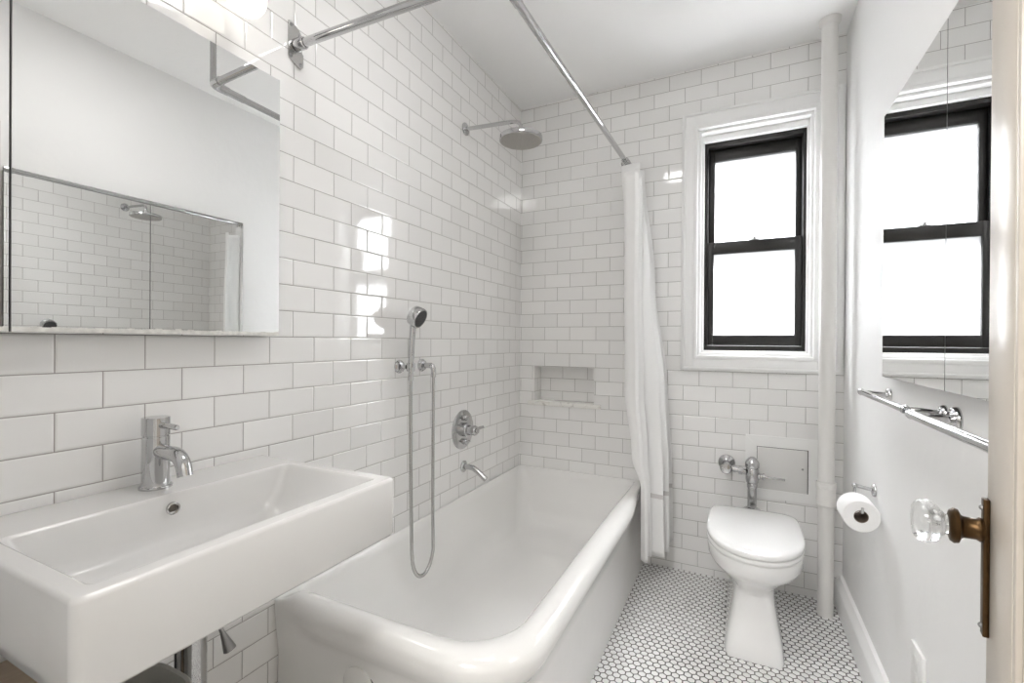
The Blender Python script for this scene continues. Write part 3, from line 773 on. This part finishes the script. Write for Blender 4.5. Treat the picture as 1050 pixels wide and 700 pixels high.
# ------------------------------------------------------------------ shower curtain
cur = thing('shower_curtain', 'white shower curtain gathered at the far end of the rod', 'curtain', (.72, 2.35, .1))
def smooth(t): t = max(0, min(1, t)); return t * t * (3 - 2 * t)
def keyed(K, t):
    for a, b in zip(K[:-1], K[1:]):
        if t <= b[0]:
            k = smooth((t - a[0]) / (b[0] - a[0])); return [a[i] + (b[i] - a[i]) * k for i in range(1, len(a))]
    return list(K[-1][1:])
def sheet(K, nf, zt, zb, ph, seed, nz=70, ns=110):
    """gathered cloth; K = keys (t, xmin, xmax, ymin, ymax): the folds zigzag across xmin..xmax while y runs on"""
    bm = bmesh.new(); rows = []; rg = random.Random(seed)
    amps = [rg.uniform(.72, 1.0) for _ in range(int(2 * nf) + 3)]
    for i in range(nz + 1):
        t = i / nz; z = zt + (zb - zt) * t
        x0, x1, y0, y1 = keyed(K, t)
        row = []
        for j in range(ns + 1):
            s = j / ns
            a = 2 * PI * nf * s + ph + .35 * math.sin(2.2 * t + 5 * s + seed)
            w = math.sin(a); w = math.copysign(abs(w) ** .8, w) * amps[int(2 * nf * s)] if False else math.copysign(abs(w) ** .8, w)
            x = (x0 + x1) / 2 + (x1 - x0) / 2 * w * (.86 + .14 * math.sin(3.1 * t + 9 * s + seed))
            y = y0 + (y1 - y0) * s + .010 * math.cos(a) * (.6 + t)
            row.append(bm.verts.new((x, y, z)))
        rows.append(row)
    for a, b in zip(rows[:-1], rows[1:]):
        for j in range(ns): bm.faces.new((a[j], a[j + 1], b[j + 1], b[j]))
    return bm
def cloth(bm, nm, mat=M_CURTAIN, th=.0012):
    m = MB(); m.bm = bm
    ob = m.build(nm, mat, cur, angle=180)
    so = ob.modifiers.new('thickness', 'SOLIDIFY'); so.thickness = th; so.offset = 0
    return ob
cloth(sheet([(0, .672, .766, 2.24, 2.40), (.30, .682, .768, 2.22, 2.40), (.56, .692, .782, 2.21, 2.40), (.74, .735, .806, 2.20, 2.38), (.82, .783, .822, 2.20, 2.37), (1, .786, .832, 2.20, 2.36)], 2.0, 2.012, .155, .2, 1), 'front_panel')
cloth(sheet([(0, .640, .750, 2.36, 2.535), (.30, .690, .812, 2.34, 2.535), (.58, .738, .872, 2.32, 2.535), (.80, .772, .893, 2.32, 2.535), (1, .79, .898, 2.32, 2.535)], 3.0, 2.085, .150, 1.3, 2), 'rear_panel', M_CURTAIN_B)
for k in range(7):
    y = 2.395 + .020 * k
    c = KV + LG * ((y - KY) / LG.y) + Vector((0, 0, -.010)); m = MB()
    m.tube([c + Vector((math.cos(a) * .021, .006 * math.sin(a * .5 + k), math.sin(a) * .024)) for a in (2 * PI * i / 20 for i in range(21))], .0016, 8)
    o = m.build('curtain_ring', M_STEEL, origin=tuple(c)); o['label'] = 'small metal curtain ring bunched on the rod above the white curtain'; o['category'] = 'curtain ring'; o['group'] = 'curtain rings on the shower rod'

# ------------------------------------------------------------------ toilet
TCX = 1.259
toi = thing('toilet', 'white toilet with closed lid under the window', 'toilet', (TCX, 2.2, 0))
tr_ = [  # z, half width, front, widest, back, nf, nb
    (.0005, .103, 1.938, 2.24, 2.50, 9, 9), (.012, .1035, 1.937, 2.24, 2.50, 9, 9), (.06, .096, 1.956, 2.24, 2.495, 9, 9), (.12, .084, 1.984, 2.24, 2.49, 8, 8), (.175, .075, 2.010, 2.24, 2.485, 7, 7),
    (.208, .074, 2.018, 2.24, 2.485, 5, 6), (.235, .086, 2.005, 2.22, 2.488, 3.0, 4.5), (.265, .112, 1.970, 2.20, 2.49, 2.6, 4), (.295, .138, 1.928, 2.17, 2.492, 2.4, 3.6), (.320, .160, 1.890, 2.15, 2.495, 2.25, 3.2),
    (.342, .1705, 1.868, 2.13, 2.498, 2.15, 3.2), (.375, .1725, 1.862, 2.12, 2.50, 2.1, 3.2), (.388, .1725, 1.861, 2.12, 2.50, 2.1, 3.2), (.394, .168, 1.866, 2.12, 2.497, 2.1, 3.2)]
m = MB(); m.loft([egg(TCX, hw, yf, yw, yb, z, nf, nb) for z, hw, yf, yw, yb, nf, nb in tr_]); m.build('bowl', M_TOILET, toi, angle=38)
def slab(nm, hw, yf, yw, yb, z0, z1, parent, rnd=.005, dome=0.0):
    ks = [(.006, z0), (.001, z0 + .002), (0, z0 + .006), (0, z1 - rnd), (.0015, z1 - rnd * .4), (rnd, z1), (.03, z1 + dome * .5), (.09, z1 + dome)]
    m = MB(); m.loft([egg(TCX, hw - k, yf + k, yw, yb - k, z, 2.1, 7) for k, z in ks]); return m.build(nm, M_TOILET, parent, angle=60)
seat = slab('seat', .1755, 1.855, 2.11, 2.365, .3955, .413, toi)
lid = slab('lid', .1745, 1.852, 2.11, 2.368, .4155, .436, toi, .009, .004)
for s in (-1, 1):
    m = MB(); m.cyl((TCX + s * .075 - .02, 2.385, .409), (TCX + s * .075 + .02, 2.385, .409), .011, bev=.002); m.lathe([(.012, 0), (.012, .01)], (TCX + s * .075, 2.385, .394), seg=16); m.build('hinge', M_PLASTIC, toi)

# flush valve behind the toilet
FVX, FVY = 1.260, 2.476
fv = thing('flush_valve', 'chrome flush valve with side lever standing behind the toilet', 'flush valve', (FVX, FVY, .395))
m = MB(); m.lathe([(.036, .395), (.036, .400), (.022, .408), (.0195, .410), (.0195, .470), (.0195, .500)], (FVX, FVY, 0), seg=28); m.build('flush_pipe', M_CHROME, fv)
m = MB(); m.lathe([(.020, .498), (.0225, .502), (.0225, .518), (.020, .522), (.026, .526), (.029, .540), (.029, .585), (.026, .592), (.031, .598), (.031, .618), (.028, .626), (.017, .640), (.008, .646), (0, .647)], (FVX, FVY, 0), seg=32); m.build('valve_body', M_CHROME, fv)
m = MB(); m.lathe([(.017, .020), (.017, .032), (.013, .034), (.013, .042), (.0155, .044), (.0155, .052), (.008, .054)], (FVX, FVY, .558), (1, 0, 0), 20); hub = m.build('lever_socket', M_CHROME, fv)
m = MB(); m.tube([(FVX + .05, FVY, .558), (FVX + .09, FVY, .556), (FVX + .135, FVY, .554)], [.0045, .0042, .0055], 12); m.build('lever', M_CHROME, hub)
m = MB(); m.tube([(FVX - .02, FVY, .570), (FVX - .055, FVY, .577), (FVX - .108, FVY, .584)], .0125, 18); m.lathe([(.019, 0), (.019, .018)], (FVX - .040, FVY, .574), (-1, 0, .12), 6); m.lathe([(.016, 0), (.016, .012)], (FVX - .068, FVY, .579), (-1, 0, .12), 18); m.build('supply_pipe', M_CHROME, fv)
SX = FVX - .112
m = MB(); m.lathe([(.040, .001), (.038, .008), (.024, .016), (.0175, .02), (.0175, .062), (.021, .064), (.021, .105), (.016, .110)], (SX, YB, .586), (0, -1, 0), 28); st = m.build('control_stop', M_CHROME, fv)
m = MB(); m.lathe([(.012, 0), (.024, .004), (.027, .012), (.022, .020), (.008, .022), (0, .022)], (SX, FVY - .022, .586), (0, -1, 0), 24); m.build('stop_cap', M_CHROME, st)

# access panel with mitred tile frame
ap = thing('access_panel', 'flat metal access panel in the tiles behind the flush valve', 'access panel', (1.387, YB, .58))
a0, a1, c0, c1 = 1.232, 1.545, .436, .736; i0, i1, j0, j1 = 1.281, 1.495, .478, .684
m = MB()
def quadprism(P, y0, y1): m.loft([[Vector((x, y1, z)) for x, z in P], [Vector((x, y0, z)) for x, z in P]])
gq = .0008
quadprism([(a0, c1), (a1, c1), (i1, j1), (i0, j1)], YB - .007, YB - .0002)
quadprism([(a0, c0), (i0, j0), (i1, j0), (a1, c0)], YB - .007, YB - .0002)
quadprism([(a0, c0 + gq), (a0, c1 - gq), (i0, j1), (i0, j0)], YB - .0068, YB - .0002)
quadprism([(a1, c0 + gq), (i1, j0), (i1, j1), (a1, c1 - gq)], YB - .0068, YB - .0002)
m.build('tile_surround', M_PLASTIC, ap, angle=20)
m = MB(); m.box((i0, YB - .0012, j0), (i1, YB - .0003, j1)); m.build('panel_gap_shade', M_DARK, ap)  # dark sheet painted as the shade in the slit around the panel
m = MB(); m.box((i0 + .0022, YB - .0050, j0 + .0005), (i1 - .004, YB - .0014, j1 - .0035), .0008); pd = m.build('panel_door', M_PANEL, ap)
m = MB(); m.lathe([(.005, 0), (.0045, .0012), (0, .0014)], (1.472, YB - .005, .592), (0, -1, 0), 14); m.build('screw', M_GREY, pd)

# riser pipe
PX, PY, PR = 1.546, 2.425, .0305
rp = thing('riser_pipe', 'white painted vertical riser pipe in the corner by the window', 'pipe', (PX, PY, 0))
m = MB(); m.lathe([(PR, 0.0), (PR, ZC)], (PX, PY, 0), seg=36); m.build('pipe', M_PIPE, rp)
m = MB(); m.lathe([(PR + .0002, .478), (PR + .006, .482), (PR + .006, .515), (PR + .005, .518), (PR + .005, .556), (PR + .0075, .558), (PR + .0075, .580), (PR + .0002, .584)], (PX, PY, 0), seg=36, caps=False); m.build('coupling', M_PIPE, rp)
m = MB(); m.lathe([(PR + .012, ZC - .001), (PR + .010, ZC - .018), (PR + .0002, ZC - .03)], (PX, PY, 0), seg=36, caps=False); m.build('ceiling_collar', M_PIPE, rp)

# ------------------------------------------------------------------ right wall fittings
rc = thing('mirror_cabinet', 'two door mirror cabinet above the towel bars on the white wall', 'cabinet', (XR, 1.30, 1.083))
CA, CB, CM, CZa, CZb = .79, 1.812, 1.318, 1.083, 1.893
m = MB(); m.box((1.616, CA + .01, CZa + .004), (XR - .0003, CB - .01, CZb - .004)); m.build('cabinet_body', M_SHADOWGREY, rc)
for y0, y1 in ((CA, CM - .0012), (CM + .0012, CB)):
    g = MB(); g.box((1.604, y0, CZa), (1.6155, y1, CZb), .0008, 1); b = g.build('mirror_door', M_SHADOWGREY, rc)
    g = MB(); g.box((1.6030, y0 + .0006, CZa + .0006), (1.6039, y1 - .0006, CZb - .0006)); g.build('mirror_glass', M_MIRROR, b)

def towel_bar(label, ya, yb, z, xb, r=.0092, ros=.021):
    t = thing('towel_bar', label, 'towel bar', (XR, (ya + yb) / 2, z), None)
    for y in (ya, yb):
        m = MB(); m.lathe([(ros, .0005), (ros, .005), (ros - .003, .010), (.010, .012)], (XR, y, z), (-1, 0, 0), 28); f = m.build('rosette', M_CHROME, t)
        m = MB(); m.tube([(XR - .008, y, z), (XR - .04, y, z + .003), (xb - .001, y, z + .006)], .0078, 16); m.sphere((xb, y, z + .006), .0108, 16); m.build('bracket', M_CHROME, t)
    m = MB(); m.tube([(xb, ya - .014, z + .006), (xb, yb + .014, z + .006)], r, 20); m.build('bar', M_CHROME, t)
    return t
towel_bar('chrome towel bar on the white wall, the one nearer the window', 1.400, 1.835, 1.024, 1.556)
towel_bar('chrome towel bar on the white wall, the one nearer the door', .74, 1.333, 1.020, 1.552, .0098, .029)

th = thing('toilet_paper_holder', 'chrome toilet paper holder arm on the white wall', 'paper holder', (XR, 2.005, .675))
m = MB(); m.lathe([(.022, .0005), (.022, .005), (.018, .010), (.009, .012)], (XR, 2.005, .675), (-1, 0, 0), 24); m.build('rosette', M_CHROME, th)
m = MB(); m.tube([(XR - .008, 2.005, .676), (1.60, 2.005, .680), (1.572, 2.005, .685)], .0062, 14); m.sphere((1.571, 2.005, .685), .009, 14)
m.tube([(1.571, 2.005, .685), (1.570, 2.003, .660), (1.569, 1.998, .640), (1.568, 1.985, .630), (1.567, 1.90, .630), (1.566, 1.868, .630), (1.566, 1.862, .634), (1.566, 1.860, .650)], .0042, 12); m.build('arm', M_CHROME, th)
rl = thing('toilet_paper_roll', 'white toilet paper roll on the chrome holder', 'toilet paper', (1.566, 1.93, .615))
m = MB(); m.lathe([(.0205, 0), (.050, 0), (.0525, .003), (.0525, .097), (.050, .1), (.0205, .1), (.0205, .05), (.0205, 0)], (1.566, 1.878, .6155), (0, 1, 0), 44, caps=False); m.build('paper', M_PAPER, rl, angle=50)
m = MB(); m.lathe([(.0203, .0005), (.0203, .0995), (.0190, .0995), (.0190, .0005), (.0203, .0005)], (1.566, 1.878, .6155), (0, 1, 0), 32, caps=False); o = m.build('core', M_CARD, rl); o['label'] = 'brown cardboard core'

sw = thing('outlet_plate', 'white outlet cover plate low on the white wall near the door', 'outlet', (XR, 1.548, .335))
m = MB(); m.box((1.6215, 1.503, .275), (XR - .0003, 1.593, .393), .002); pp = m.build('cover_plate', M_PLASTIC, sw)
for z in (.312, .356):
    m = MB(); m.box((1.6207, 1.532, z - .014), (1.6214, 1.564, z + .014), .0008); m.build('socket', M_PLASTIC, pp)
